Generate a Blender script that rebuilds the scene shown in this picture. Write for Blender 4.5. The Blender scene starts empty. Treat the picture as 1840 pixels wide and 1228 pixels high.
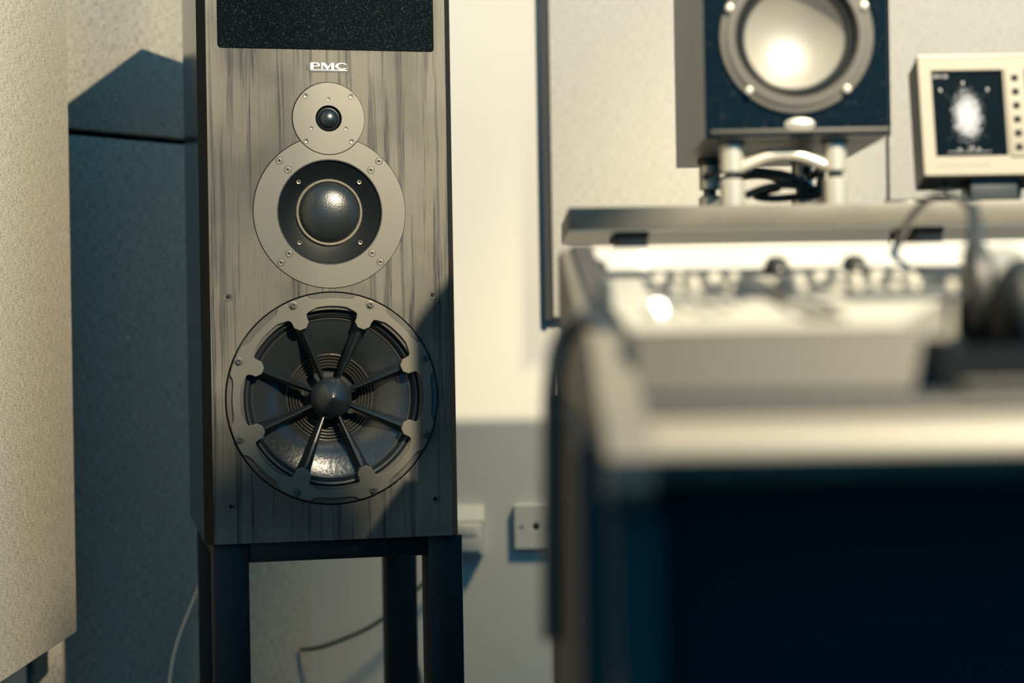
import bpy, bmesh, math, random
from mathutils import Vector, Matrix, Euler
random.seed(7)
PI = math.pi
SC = bpy.context.scene
COL = SC.collection

# ------------------------------------------------------------------ camera
H = 0.90                       # eye height above the floor
F = 3200.0                     # focal length in pixels of the 1840 px wide frame
ROLL = 0.0165
cam_d = bpy.data.cameras.new('camera')
cam = bpy.data.objects.new('camera', cam_d)
COL.objects.link(cam)
cam.location = (0, 0, H)
cam.rotation_euler = (PI / 2, ROLL, 0)
cam_d.sensor_width = 36.0
cam_d.lens = F / 1840 * 36.0
cam_d.clip_start = 0.02
cam_d.dof.use_dof = True
cam_d.dof.focus_distance = 2.655
cam_d.dof.aperture_fstop = 2.1
SC.camera = cam

# ------------------------------------------------------------------ world, lights, exposure
world = bpy.data.worlds.new('world')
SC.world = world
world.use_nodes = True
bg = world.node_tree.nodes['Background']
bg.inputs[0].default_value = (0.0, 0.43, 0.82, 1)
bg.inputs[1].default_value = 1.0
SC.view_settings.view_transform = 'Standard'
SC.view_settings.look = 'None'
SC.view_settings.exposure = 0.0
SC.view_settings.gamma = 1.0
SC.view_settings.use_curve_mapping = False
SC.cycles.use_denoising = True
SC.cycles.max_bounces = 6
SC.cycles.diffuse_bounces = 3
SC.cycles.caustics_reflective = False


def spot(name, loc, target, power, col, radius, size, blend):
    l = bpy.data.lights.new(name, 'SPOT')
    l.energy = power
    l.color = col
    l.shadow_soft_size = radius
    l.spot_size = math.radians(size)
    l.spot_blend = blend
    o = bpy.data.objects.new(name, l)
    o.location = loc
    o.rotation_euler = (Vector(target) - Vector(loc)).to_track_quat('-Z', 'Y').to_euler()
    COL.objects.link(o)
    return o


DW = 3.574                                   # distance of the back wall
WARM = (1.0, 0.855, 0.61)
spot('ceiling_spot_key', (0.85, 0.74, H + 1.35), (-0.25, 3.2, H + 0.15), 770, WARM, 0.018, 130, 0.6)
spot('ceiling_spot_wall', (0.90, 2.84, H + 1.45), (0.13, DW, H - 0.36), 240, (1.0, 0.82, 0.47), 0.14, 34, 1.0)


# ------------------------------------------------------------------ helpers
def P(x, y, d):
    """Point seen at photo pixel (x, y) of a thing standing d metres in front of the camera."""
    u, v = x - 920.0, 614.0 - y
    c, s = math.cos(ROLL), math.sin(ROLL)
    return Vector(((u * c + v * s) / F * d, d, H + (-u * s + v * c) / F * d))


def finish(o, label=None, cat=None, group=None, kind=None):
    if label: o['label'] = label
    if cat: o['category'] = cat
    if group: o['group'] = group
    if kind: o['kind'] = kind
    return o


def thing(name, loc, rz=0.0, label=None, cat=None, group=None, rx=0.0):
    o = bpy.data.objects.new(name, None)
    o.empty_display_size = 0.05
    COL.objects.link(o)
    o.location = loc
    o.rotation_euler = (rx, 0, rz)
    return finish(o, label, cat, group)


def link(name, me, m, parent=None, loc=None, rot=None, label=None):
    o = bpy.data.objects.new(name, me)
    COL.objects.link(o)
    if m is not None and len(me.materials) == 0:
        me.materials.append(m)
    if parent is not None: o.parent = parent
    if loc is not None: o.location = loc
    if rot is not None: o.rotation_euler = rot
    if label: o['label'] = label
    return o


def bm_mesh(name, bm, smooth=None):
    bmesh.ops.recalc_face_normals(bm, faces=bm.faces)
    me = bpy.data.meshes.new(name)
    bm.to_mesh(me)
    bm.free()
    if smooth is not None:
        for p in me.polygons: p.use_smooth = True
        me.set_sharp_from_angle(angle=math.radians(smooth))
    return me


def box_mesh(name, a, b, bevel=0.0, seg=2):
    bm = bmesh.new()
    bmesh.ops.create_cube(bm, size=1)
    a, b = Vector(a), Vector(b)
    for v in bm.verts:
        v.co = Vector(((a[i] + b[i]) / 2 + v.co[i] * abs(b[i] - a[i])) for i in range(3))
    if bevel > 0:
        bmesh.ops.bevel(bm, geom=list(bm.edges), offset=bevel, segments=seg, affect='EDGES', profile=0.5)
    return bm_mesh(name, bm, 35 if bevel > 0 else None)


def box(name, a, b, m, parent=None, bevel=0.0, loc=None, rot=None, label=None):
    return link(name, box_mesh(name, a, b, bevel), m, parent, loc, rot, label)


def prism_mesh(name, pts, z0, z1, axis='z', smooth=None):
    """Extrude a 2-D outline. axis z: pts are (x, y); axis x: pts are (y, z); axis y: pts are (x, z)."""
    def mk(p, t):
        return {'z': (p[0], p[1], t), 'x': (t, p[0], p[1]), 'y': (p[0], t, p[1])}[axis]
    bm = bmesh.new()
    lo = [bm.verts.new(mk(p, z0)) for p in pts]
    hi = [bm.verts.new(mk(p, z1)) for p in pts]
    n = len(pts)
    for i in range(n):
        bm.faces.new((lo[i], lo[(i + 1) % n], hi[(i + 1) % n], hi[i]))
    bm.faces.new(lo)
    bm.faces.new(hi[::-1])
    return bm_mesh(name, bm, smooth)


def prism(name, pts, z0, z1, m, parent=None, axis='z', smooth=None, label=None):
    return link(name, prism_mesh(name, pts, z0, z1, axis, smooth), m, parent, label=label)


def curve_to_mesh(cu, name):
    o = bpy.data.objects.new(name, cu)
    COL.objects.link(o)
    dg = bpy.context.evaluated_depsgraph_get()
    me = bpy.data.meshes.new_from_object(o.evaluated_get(dg))
    COL.objects.unlink(o)
    bpy.data.objects.remove(o)
    bpy.data.curves.remove(cu)
    me.name = name
    me.materials.clear()
    return me


def flat_mesh(name, outlines, y0, y1, bevel=0.0):
    """Plate with holes in the XZ plane between depth y0 (front) and y1."""
    cu = bpy.data.curves.new(name, 'CURVE')
    cu.dimensions = '2D'
    cu.fill_mode = 'BOTH'
    cu.extrude = max((y1 - y0) / 2 - bevel, 0.0)
    cu.bevel_depth = bevel
    cu.bevel_resolution = 1
    cu.offset = -bevel
    for ol in outlines:
        s = cu.splines.new('POLY')
        s.points.add(len(ol) - 1)
        for p, c in zip(s.points, ol): p.co = (c[0], c[1], 0, 1)
        s.use_cyclic_u = True
    me = curve_to_mesh(cu, name)
    yc = (y0 + y1) / 2
    for v in me.vertices:
        x, y, z = v.co
        v.co = (x, yc - z, y)
    bm = bmesh.new()
    bm.from_mesh(me)
    bmesh.ops.remove_doubles(bm, verts=bm.verts, dist=1e-6)
    bmesh.ops.recalc_face_normals(bm, faces=bm.faces)
    bm.to_mesh(me)
    bm.free()
    return me


def flat(name, outlines, y0, y1, m, parent=None, bevel=0.0, loc=None, label=None):
    return link(name, flat_mesh(name, outlines, y0, y1, bevel), m, parent, loc, label=label)


def lathe_mesh(name, prof, seg=64, axis='y', smooth=40):
    """prof: (radius, offset along the axis)."""
    bm = bmesh.new()
    rings = []
    for r, t in prof:
        if r < 1e-7:
            rings.append([bm.verts.new({'y': (0, t, 0), 'z': (0, 0, t), 'x': (t, 0, 0)}[axis])])
        else:
            ring = []
            for i in range(seg):
                a = 2 * PI * i / seg
                c, s = r * math.cos(a), r * math.sin(a)
                ring.append(bm.verts.new({'y': (c, t, s), 'z': (c, s, t), 'x': (t, c, s)}[axis]))
            rings.append(ring)
    for A, B in zip(rings[:-1], rings[1:]):
        for i in range(seg):
            j = (i + 1) % seg
            if len(A) == 1 and len(B) == 1: continue
            if len(A) == 1: bm.faces.new((A[0], B[i], B[j]))
            elif len(B) == 1: bm.faces.new((A[i], A[j], B[0]))
            else: bm.faces.new((A[i], A[j], B[j], B[i]))
    return bm_mesh(name, bm, smooth)


def lathe(name, prof, m, parent=None, loc=None, rot=None, seg=64, axis='y', smooth=40, label=None):
    return link(name, lathe_mesh(name, prof, seg, axis, smooth), m, parent, loc, rot, label)


def tube_mesh(name, pts, r, res=4, smooth_path=True):
    cu = bpy.data.curves.new(name, 'CURVE')
    cu.dimensions = '3D'
    cu.bevel_depth = r
    cu.bevel_resolution = res
    cu.use_fill_caps = True
    if smooth_path:
        s = cu.splines.new('NURBS')
        s.points.add(len(pts) - 1)
        for p, c in zip(s.points, pts): p.co = (*c, 1)
        s.use_endpoint_u = True
        s.order_u = 4 if len(pts) > 3 else 3
        s.resolution_u = 8
    else:
        s = cu.splines.new('POLY')
        s.points.add(len(pts) - 1)
        for p, c in zip(s.points, pts): p.co = (*c, 1)
    me = curve_to_mesh(cu, name)
    for p in me.polygons: p.use_smooth = True
    return me


def tube(name, pts, r, m, parent=None, label=None):
    return link(name, tube_mesh(name, pts, r), m, parent, label=label)


def circ(cx, cz, r, n=96, a0=0.0, a1=2 * PI, closed=True):
    k = n if closed else n + 1
    return [(cx + r * math.cos(a0 + (a1 - a0) * i / n), cz + r * math.sin(a0 + (a1 - a0) * i / n)) for i in range(k)]


def rrect(x0, x1, z0, z1, r, n=6):
    pts = []
    for cx, cz, a in ((x1 - r, z0 + r, -PI / 2), (x1 - r, z1 - r, 0), (x0 + r, z1 - r, PI / 2), (x0 + r, z0 + r, PI)):
        for i in range(n + 1):
            t = a + PI / 2 * i / n
            pts.append((cx + r * math.cos(t), cz + r * math.sin(t)))
    return pts


def text_mesh(name, body, size, depth=0.0004, sx=1.0):
    cu = bpy.data.curves.new(name, 'FONT')
    cu.body = body
    cu.size = size
    cu.extrude = depth
    cu.align_x = 'CENTER'
    cu.align_y = 'CENTER'
    me = curve_to_mesh(cu, name)
    for v in me.vertices:
        x, y, z = v.co
        v.co = (x * sx, -z, y)
    return me


# ------------------------------------------------------------------ materials
MATS = {}


def mat(name, col, rough=0.5, metal=0.0, spec=0.5, coat=0.0, emit=None, estr=0.0):
    if name in MATS: return MATS[name]
    m = bpy.data.materials.new(name)
    m.use_nodes = True
    b = m.node_tree.nodes['Principled BSDF']
    b.inputs['Base Color'].default_value = (*col, 1)
    b.inputs['Roughness'].default_value = rough
    b.inputs['Metallic'].default_value = metal
    b.inputs['Specular IOR Level'].default_value = spec
    b.inputs['Coat Weight'].default_value = coat
    if emit:
        b.inputs['Emission Color'].default_value = (*emit, 1)
        b.inputs['Emission Strength'].default_value = estr
    MATS[name] = m
    return m


def nodes(m):
    nt = m.node_tree
    return nt, nt.nodes, nt.links, nt.nodes['Principled BSDF']


def coords(m, scale=(1, 1, 1)):
    nt, N, L, b = nodes(m)
    tc = N.new('ShaderNodeTexCoord')
    mp = N.new('ShaderNodeMapping')
    mp.inputs['Scale'].default_value = scale
    L.new(tc.outputs['Object'], mp.inputs['Vector'])
    return mp.outputs['Vector']


def noise(m, vec, scale=1.0, detail=3.0, rough=0.5, dist=0.0):
    nt, N, L, b = nodes(m)
    n = N.new('ShaderNodeTexNoise')
    n.inputs['Scale'].default_value = scale
    n.inputs['Detail'].default_value = detail
    n.inputs['Roughness'].default_value = rough
    n.inputs['Distortion'].default_value = dist
    L.new(vec, n.inputs['Vector'])
    return n.outputs['Fac']


def ramp(m, fac, stops):
    nt, N, L, b = nodes(m)
    r = N.new('ShaderNodeValToRGB')
    e = r.color_ramp.elements
    while len(e) < len(stops): e.new(0.5)
    for k, (p, c) in zip(e, stops):
        k.position = p
        k.color = (*c, 1) if len(c) == 3 else c
    L.new(fac, r.inputs['Fac'])
    return r.outputs['Color']


def mathn(m, op, a, b2):
    nt, N, L, b = nodes(m)
    n = N.new('ShaderNodeMath')
    n.operation = op
    for i, v in enumerate((a, b2)):
        if isinstance(v, (int, float)): n.inputs[i].default_value = v
        else: L.new(v, n.inputs[i])
    return n.outputs[0]


def mixc(m, fac, a, b2, blend='MIX'):
    nt, N, L, b = nodes(m)
    n = N.new('ShaderNodeMix')
    n.data_type = 'RGBA'
    n.blend_type = blend
    if isinstance(fac, (int, float)): n.inputs[0].default_value = fac
    else: L.new(fac, n.inputs[0])
    for i, v in ((6, a), (7, b2)):
        if isinstance(v, tuple): n.inputs[i].default_value = (*v, 1)
        else: L.new(v, n.inputs[i])
    return n.outputs[2]


def bump(m, h, strength=0.2, dist=0.001):
    nt, N, L, b = nodes(m)
    n = N.new('ShaderNodeBump')
    n.inputs['Strength'].default_value = strength
    n.inputs['Distance'].default_value = dist
    L.new(h, n.inputs['Height'])
    L.new(n.outputs[0], b.inputs['Normal'])


def fabric(name, col, ax='x', amt=0.5):
    """Woven cloth: fine threads in two directions with slubs; ax is the horizontal axis of the panel."""
    m = mat(name, col, 0.95, spec=0.1)
    nt, N, L, b = nodes(m)
    hx = {'x': (70, 40, 700), 'y': (40, 70, 700)}[ax]
    vx = {'x': (700, 40, 55), 'y': (40, 700, 55)}[ax]
    t1 = noise(m, coords(m, hx), 1.0, 2.0, 0.6)
    t2 = noise(m, coords(m, vx), 1.0, 2.0, 0.6)
    big = noise(m, coords(m, (14, 14, 14)), 1.0, 3.0)
    w = mathn(m, 'ADD', mathn(m, 'MULTIPLY', t1, 0.5), mathn(m, 'MULTIPLY', t2, 0.5))
    d = tuple(c * (1 - amt) for c in col)
    l = tuple(min(c * (1 + amt * 0.6), 1) for c in col)
    c1 = ramp(m, w, [(0.40, d), (0.5, col), (0.60, l)])
    c2 = mixc(m, mathn(m, 'MULTIPLY', big, 0.25), c1, tuple(c * 0.8 for c in col))
    L.new(c2, b.inputs['Base Color'])
    bump(m, w, 0.35, 0.0012)
    return m


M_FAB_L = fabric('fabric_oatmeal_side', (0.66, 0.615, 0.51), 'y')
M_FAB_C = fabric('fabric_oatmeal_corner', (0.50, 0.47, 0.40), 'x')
M_FAB_R = fabric('fabric_cream', (0.60, 0.58, 0.535), 'x', 0.20)
M_PAINT = mat('white_wall_paint', (0.76, 0.74, 0.69), 0.75, spec=0.2)
_v = noise(M_PAINT, coords(M_PAINT, (300, 300, 300)), 1.0, 2.0)
bump(M_PAINT, _v, 0.05, 0.0005)
M_GAP = mat('black_gap', (0.012, 0.017, 0.021), 0.8, spec=0.1)
M_TRIM = mat('slate_trim', (0.10, 0.11, 0.115), 0.6, spec=0.3)
M_FLOOR = mat('carpet_floor', (0.06, 0.07, 0.075), 0.95, spec=0.05)
_v = noise(M_FLOOR, coords(M_FLOOR, (400, 400, 400)), 1.0, 2.0)
bump(M_FLOOR, _v, 0.5, 0.003)

# black ash veneer on the loudspeaker
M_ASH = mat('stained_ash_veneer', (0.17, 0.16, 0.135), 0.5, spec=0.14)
nt, N, L, b = nodes(M_ASH)
g1 = noise(M_ASH, coords(M_ASH, (88, 10, 1.9)), 1.0, 5.0, 0.6, 0.5)
g2 = noise(M_ASH, coords(M_ASH, (620, 60, 13)), 1.0, 3.0, 0.65)
g3 = noise(M_ASH, coords(M_ASH, (7, 5, 5)), 1.0, 3.0)
streak = ramp(M_ASH, g1, [(0.405, (0.0, 0.0, 0.0)), (0.475, (1, 1, 1))])
pore = ramp(M_ASH, g2, [(0.40, (0.0, 0.0, 0.0)), (0.50, (1, 1, 1))])
mask = mixc(M_ASH, 1.0, streak, mixc(M_ASH, 0.18, (1, 1, 1), pore), 'MULTIPLY')
inner = mixc(M_ASH, pore, (0.030, 0.033, 0.034), (0.105, 0.102, 0.090))
basec = mixc(M_ASH, mask, inner, (0.178, 0.166, 0.138))
cloud = ramp(M_ASH, g3, [(0.40, (0.62, 0.64, 0.66)), (0.56, (1, 1, 1))])
L.new(mixc(M_ASH, 1.0, basec, cloud, 'MULTIPLY'), b.inputs['Base Color'])
bump(M_ASH, mask, 0.25, 0.0006)

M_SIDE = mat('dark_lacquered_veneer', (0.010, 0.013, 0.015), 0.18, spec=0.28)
nt, N, L, b = nodes(M_SIDE)
_v = noise(M_SIDE, coords(M_SIDE, (60, 60, 3)), 1.0, 3.0)
bump(M_SIDE, _v, 0.08, 0.001)
M_EDGE = mat('matte_black_edge', (0.016, 0.018, 0.019), 0.8, spec=0.08)
M_FOAM = mat('black_foam', (0.02, 0.03, 0.036), 0.95, spec=0.03)
nt, N, L, b = nodes(M_FOAM)
s1 = noise(M_FOAM, coords(M_FOAM, (520, 520, 520)), 1.0, 3.0, 0.7)
L.new(ramp(M_FOAM, s1, [(0.50, (0.003, 0.006, 0.008)), (0.62, (0.009, 0.015, 0.018)), (0.78, (0.18, 0.19, 0.19))]), b.inputs['Base Color'])
bump(M_FOAM, s1, 0.8, 0.002)
M_PLATE = mat('satin_grey_plate', (0.150, 0.140, 0.114), 0.42, metal=0.15)
_v = noise(M_PLATE, coords(M_PLATE, (900, 900, 900)), 1.0, 2.0)
bump(M_PLATE, _v, 0.06, 0.0003)
M_FRAME = mat('cast_frame_satin', (0.165, 0.152, 0.120), 0.40, metal=0.2)
M_FRAMEROUGH = mat('cast_frame_textured', (0.085, 0.082, 0.070), 0.5, metal=0.2)
_v = noise(M_FRAMEROUGH, coords(M_FRAMEROUGH, (900, 900, 900)), 1.0, 2.0)
bump(M_FRAMEROUGH, _v, 0.9, 0.001)
M_RUBBER = mat('black_rubber', (0.014, 0.02, 0.024), 0.38, spec=0.5)
M_CONE = mat('black_cone', (0.030, 0.036, 0.040), 0.24, metal=0.25, spec=0.6)
_v = noise(M_CONE, coords(M_CONE, (160, 160, 160)), 1.0, 4.0)
bump(M_CONE, _v, 0.25, 0.0015)
M_SPIDER = mat('glossy_suspension', (0.09, 0.09, 0.085), 0.25, metal=0.5)
M_BLACK = mat('satin_black', (0.012, 0.018, 0.022), 0.3, spec=0.5)
M_DEEP = mat('deep_black', (0.004, 0.007, 0.009), 0.6, spec=0.2)
M_HORN = mat('horn_black', (0.004, 0.007, 0.009), 0.5, spec=0.12)
M_CLOTHRING = mat('doped_cloth', (0.22, 0.20, 0.155), 0.6)
_v = noise(M_CLOTHRING, coords(M_CLOTHRING, (700, 700, 700)), 1.0, 2.0)
bump(M_CLOTHRING, _v, 0.8, 0.001)
M_DOME = mat('coated_dome', (0.028, 0.033, 0.036), 0.28, metal=0.3)
_v = noise(M_DOME, coords(M_DOME, (500, 500, 500)), 1.0, 3.0)
bump(M_DOME, _v, 0.35, 0.0008)
M_SCREW = mat('zinc_screw', (0.17, 0.16, 0.13), 0.4, metal=0.7)
M_BADGEW = mat('badge_white', (0.85, 0.82, 0.74), 0.35, metal=0.2)
M_STAND = mat('black_powder_coat', (0.006, 0.010, 0.013), 0.5, spec=0.3)
nt, N, L, b = nodes(M_STAND)
s1 = noise(M_STAND, coords(M_STAND, (330, 330, 330)), 1.0, 3.0, 0.7)
L.new(ramp(M_STAND, s1, [(0.66, (0.006, 0.010, 0.013)), (0.72, (0.13, 0.15, 0.15))]), b.inputs['Base Color'])
M_PLASTICW = mat('cream_plastic', (0.78, 0.75, 0.67), 0.35)
M_CABLE = mat('black_cable', (0.02, 0.026, 0.03), 0.35)
M_CABLEG = mat('slate_cable', (0.06, 0.075, 0.085), 0.45)
M_CABLEW = mat('pale_cable', (1.0, 0.92, 0.75), 0.5)
M_ALU = mat('brushed_aluminium', (0.60, 0.57, 0.49), 0.34, metal=0.55)
M_ALUCONE = mat('aluminium_cone', (0.40, 0.385, 0.345), 0.45, metal=0.5)
M_GLOSS = mat('gloss_black_panel', (0.008, 0.014, 0.018), 0.10, spec=0.25)
nt, N, L, b = nodes(M_GLOSS)
s1 = noise(M_GLOSS, coords(M_GLOSS, (150, 150, 150)), 1.0, 3.0, 0.6)
L.new(ramp(M_GLOSS, s1, [(0.58, (0.003, 0.006, 0.008)), (0.85, (0.045, 0.046, 0.046))]), b.inputs['Base Color'])
M_GREYBOX = mat('slate_cabinet', (0.13, 0.135, 0.125), 0.45)
nt, N, L, b = nodes(M_GREYBOX)
s1 = noise(M_GREYBOX, coords(M_GREYBOX, (90, 90, 3)), 1.0, 3.0, 0.6)
L.new(ramp(M_GREYBOX, s1, [(0.4, (0.10, 0.105, 0.10)), (0.6, (0.15, 0.15, 0.14))]), b.inputs['Base Color'])
M_FLANGE = mat('grey_flange', (0.040, 0.039, 0.033), 0.55, metal=0.1)
M_SHELF = mat('taupe_laminate', (0.20, 0.19, 0.155), 0.5)
nt, N, L, b = nodes(M_SHELF)
s1 = noise(M_SHELF, coords(M_SHELF, (12, 12, 25)), 1.0, 4.0, 0.6)
L.new(ramp(M_SHELF, s1, [(0.35, (0.096, 0.091, 0.073)), (0.65, (0.132, 0.123, 0.098))]), b.inputs['Base Color'])
M_SHELFU = mat('bounce_lit_laminate', (1.0, 0.94, 0.78), 0.4)  # shelf laminate made paler: bounced light put into the colour
M_BEZEL = mat('champagne_bezel', (0.27, 0.252, 0.21), 0.6, spec=0.2)
M_CASE = mat('charcoal_case', (0.022, 0.03, 0.036), 0.45)
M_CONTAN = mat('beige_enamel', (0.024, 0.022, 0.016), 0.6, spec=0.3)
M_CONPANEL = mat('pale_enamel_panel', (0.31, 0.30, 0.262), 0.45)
M_LEDGE = mat('white_ledge', (0.44, 0.43, 0.395), 0.5)
M_CONBLACK = mat('console_black_cloth', (0.006, 0.016, 0.020), 0.85, spec=0.15)
M_PAD = mat('beige_vinyl', (0.175, 0.155, 0.113), 0.5)
M_CHEEK = mat('beige_cheek', (0.115, 0.102, 0.076), 0.5)
M_NAVY = mat('navy_side_panel', (0.036, 0.034, 0.032), 0.6, spec=0.25)
M_KNOBD = mat('dark_knob', (0.03, 0.038, 0.042), 0.4)
M_KNOBL = mat('ivory_knob', (0.46, 0.44, 0.38), 0.4)
M_GLINT = mat('glowing_glint', (0.9, 0.85, 0.7), 0.4, emit=(1.0, 0.93, 0.78), estr=14.0)

# ------------------------------------------------------------------ the room
JX, JY = -0.2706 * 0.864 * DW, 0.864 * DW    # corner panel, outer end
KX, KY = -0.1144 * DW, DW                    # corner panel, inner end
finish(box('floor', (-1.2, -1.2, -0.05), (3.0, DW + 0.1, 0.0), M_FLOOR), kind='structure')
finish(box('wall_back', (-1.2, DW, 0.0), (3.0, DW + 0.1, 2.7), M_PAINT), kind='structure')
finish(box('wall_left', (JX - 0.12, -0.6, 0.0), (JX - 0.015, DW, 2.7), M_PAINT), kind='structure')
def panel(name, w, h, t, m, loc, rz, label, cat='acoustic panel', group=None):
    t_ = thing(name, loc, rz, label, cat, group)
    box('fabric_cover', (0, 0, 0), (w, t, h), m, t_, bevel=0.006)
    box('backing_frame', (0.01, t - 0.002, 0.01), (w - 0.01, t + 0.006, h - 0.01), M_GAP, t_)
    return t_


# long side panel: face at x = -0.2469 * 3.0
PX, PE = -0.2469 * 3.0, 3.0
zb = P(135, 1137, PE).z
sp = thing('acoustic_panel', (PX, PE, zb), 0, 'large lit oatmeal fabric panel on the side wall beside the shadowed corner', 'acoustic panel', 'fabric acoustic panels')
box('fabric_cover', (-0.055, -1.6, 0.0), (0.0, 0.0, 1.75), M_FAB_L, sp, bevel=0.004)
box('backing_frame', (JX - PX - 0.013, -1.55, 0.03), (-0.053, -0.04, 1.72), M_GAP, sp)

# angled corner panels
ang = math.atan2(KY - JY, KX - JX)
wid = math.hypot(KX - JX, KY - JY)
seam_z = P(230, 245, 3.2).z
# distance of the corner plane along the seam is found where the view ray meets it
def on_corner(x, y):
    n = Vector((math.sin(ang), -math.cos(ang), 0))
    o = Vector((0, 0, H))
    d = P(x, y, 1.0) - o
    t = ((Vector((JX, JY, H)) - o) @ n) / (d @ n)
    return o + d * t
s_up, s_lo = on_corner(228, 240).z, on_corner(228, 250.5).z
finish(box('wall_corner', (-0.02, 0.055, 0.0), (wid + 0.02, 0.075, 2.7), M_GAP, loc=(JX, JY, 0), rot=(0, 0, ang)), kind='structure')
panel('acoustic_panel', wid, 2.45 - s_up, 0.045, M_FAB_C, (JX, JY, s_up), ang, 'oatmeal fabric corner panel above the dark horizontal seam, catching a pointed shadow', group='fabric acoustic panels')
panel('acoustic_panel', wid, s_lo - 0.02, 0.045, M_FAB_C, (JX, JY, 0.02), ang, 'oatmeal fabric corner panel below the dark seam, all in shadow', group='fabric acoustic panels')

# cream fabric panels behind the console
RF = 3.525
zl = P(985, 572, RF).z
x0, x1, x2 = P(989, 300, RF).x, P(1594.0, 300, RF).x, P(1597.5, 300, RF).x
panel('acoustic_panel', x1 - x0, 2.5 - zl, DW - RF - 0.008, M_FAB_R, (x0, RF, zl), 0, 'cream fabric panel on the back wall behind the silver-coned monitor', group='fabric acoustic panels')
panel('acoustic_panel', 1.1, 2.5 - zl, DW - RF - 0.008, M_FAB_R, (x2, RF, zl), 0, 'cream fabric panel on the back wall behind the twin-screen meter', group='fabric acoustic panels')
tx0 = P(976, 300, RF).x
finish(prism('trim_1', [(tx0, RF + 0.012), (x0 - 0.001, RF - 0.002), (x0 - 0.001, DW), (tx0, DW)], zl - 0.004, 2.5, M_TRIM), kind='structure')

# sockets on the back wall
c = P(847, 951, DW)
t = thing('fused_switch', c, 0, 'cream surface-mounted switch box beside the loudspeaker stand', 'switch')
prism('back_box', [(-0.0, -0.048), (-0.030, -0.048), (-0.030, 0.020), (-0.014, 0.048), (0.0, 0.048)], -0.05, 0.026, M_PLASTICW, t, axis='x')
for ch in list(t.children): ch.location = (0, 0, 0)
box('rocker', (-0.030, -0.035, -0.012), (0.012, -0.029, 0.012), M_PLASTICW, t, bevel=0.002)
box('label_plate', (-0.020, -0.0315, -0.034), (0.004, -0.0295, -0.028), M_TRIM, t)
box('cover_plate', (-0.044, -0.0335, -0.042), (0.020, -0.0285, 0.014), M_PLASTICW, t, bevel=0.002)
c = P(964, 946, DW)
t = thing('wall_plate', c, 0, 'square cream wall plate with one dark centre socket', 'socket')
flat('plate', [rrect(-0.045, 0.045, -0.045, 0.045, 0.004), circ(0, 0, 0.007, 24)], -0.012, 0.0, M_PLASTICW, t, bevel=0.002)
lathe('jack', [(0.0, -0.004), (0.0068, -0.004), (0.0068, -0.0115)], M_DEEP, t, seg=24)
for sx in (-0.030, 0.030):
    lathe('screw', [(0.0, -0.0135), (0.003, -0.013), (0.0035, -0.0115)], M_TRIM, t, loc=(sx, 0, 0), seg=16)

# ------------------------------------------------------------------ tower loudspeaker
TH = math.radians(12.8)
OX = -0.27152 + 0.0027 * math.cos(TH)
OY = 2.66 + 0.0027 * math.sin(TH)
OZ = H - 0.08032 - 0.212
W2, F2, CH, DEP, TOP = 0.1915, 0.1793, 0.026, 0.490, 0.899
WZ, MZ, TZ, BZ, GZ0 = 0.212, 0.4905, 0.6302, 0.7064, 0.7325
tw = thing('tower_loudspeaker', (OX, OY, OZ), TH, 'dark wood-veneered three-way loudspeaker with a spoked woofer on a black stand', 'loudspeaker')
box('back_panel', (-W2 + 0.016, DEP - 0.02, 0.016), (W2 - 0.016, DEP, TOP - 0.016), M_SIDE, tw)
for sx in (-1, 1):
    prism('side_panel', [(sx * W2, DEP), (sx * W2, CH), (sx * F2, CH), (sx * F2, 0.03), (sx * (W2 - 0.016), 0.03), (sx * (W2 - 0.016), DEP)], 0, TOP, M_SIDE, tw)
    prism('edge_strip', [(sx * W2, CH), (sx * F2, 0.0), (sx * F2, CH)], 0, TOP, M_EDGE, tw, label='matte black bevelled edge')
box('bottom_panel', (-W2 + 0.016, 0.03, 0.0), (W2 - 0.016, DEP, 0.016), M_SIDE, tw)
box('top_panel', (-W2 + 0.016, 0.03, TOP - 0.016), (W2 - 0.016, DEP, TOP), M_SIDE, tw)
box('inner_brace', (-W2 + 0.017, 0.125, 0.017), (W2 - 0.017, 0.14, TOP - 0.017), M_DEEP, tw)

MR, TR = 0.1137, 0.0537
G = 0.0009


def cut(R1, R2, d):
    return math.acos((d * d + R1 * R1 - R2 * R2) / (2 * d * R1)), math.acos((d * d + R2 * R2 - R1 * R1) / (2 * d * R2))


D_ = TZ - MZ
al, be = cut(MR + G, TR + G, D_)
hole = circ(0, MZ, MR + G, 110, PI / 2 + al, PI / 2 - al + 2 * PI, False)[:-1] + circ(0, TZ, TR + G, 60, -PI / 2 + be, 1.5 * PI - be, False)[:-1]
al, be = cut(MR, TR + G, D_)
midp = circ(0, MZ, MR, 110, PI / 2 + al, PI / 2 - al + 2 * PI, False)[:-1] + circ(0, TZ, TR + G, 30, 1.5 * PI + be, 1.5 * PI - be, False)[:-1]
grille = rrect(-0.1622, 0.1622, GZ0, TOP - 0.03, 0.006)
baf = flat('baffle', [[(-F2 + 0.0004, 0), (F2 - 0.0004, 0), (F2 - 0.0004, TOP), (-F2 + 0.0004, TOP)], circ(0, WZ, 0.1597, 128), hole, grille], 0.0, 0.028, M_ASH, tw)
flat('port_grille', [rrect(-0.1618, 0.1618, GZ0 + 0.0005, TOP - 0.0305, 0.006)], 0.003, 0.024, M_FOAM, tw, bevel=0.002)

# badge
bd = flat('badge', [rrect(-0.0315, 0.0315, -0.0072, 0.0072, 0.0070)], -0.0006, 0.0, M_BLACK, tw, loc=(0.0005, 0, BZ), label='small rounded badge with raised white letters')
flat('badge_inset', [rrect(-0.0275, 0.0275, -0.0052, 0.0064, 0.0015)], -0.0008, -0.0004, M_ASH, bd)


def letter(outl): flat('letter', outl, -0.0022, -0.0004, M_BADGEW, bd)


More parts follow.
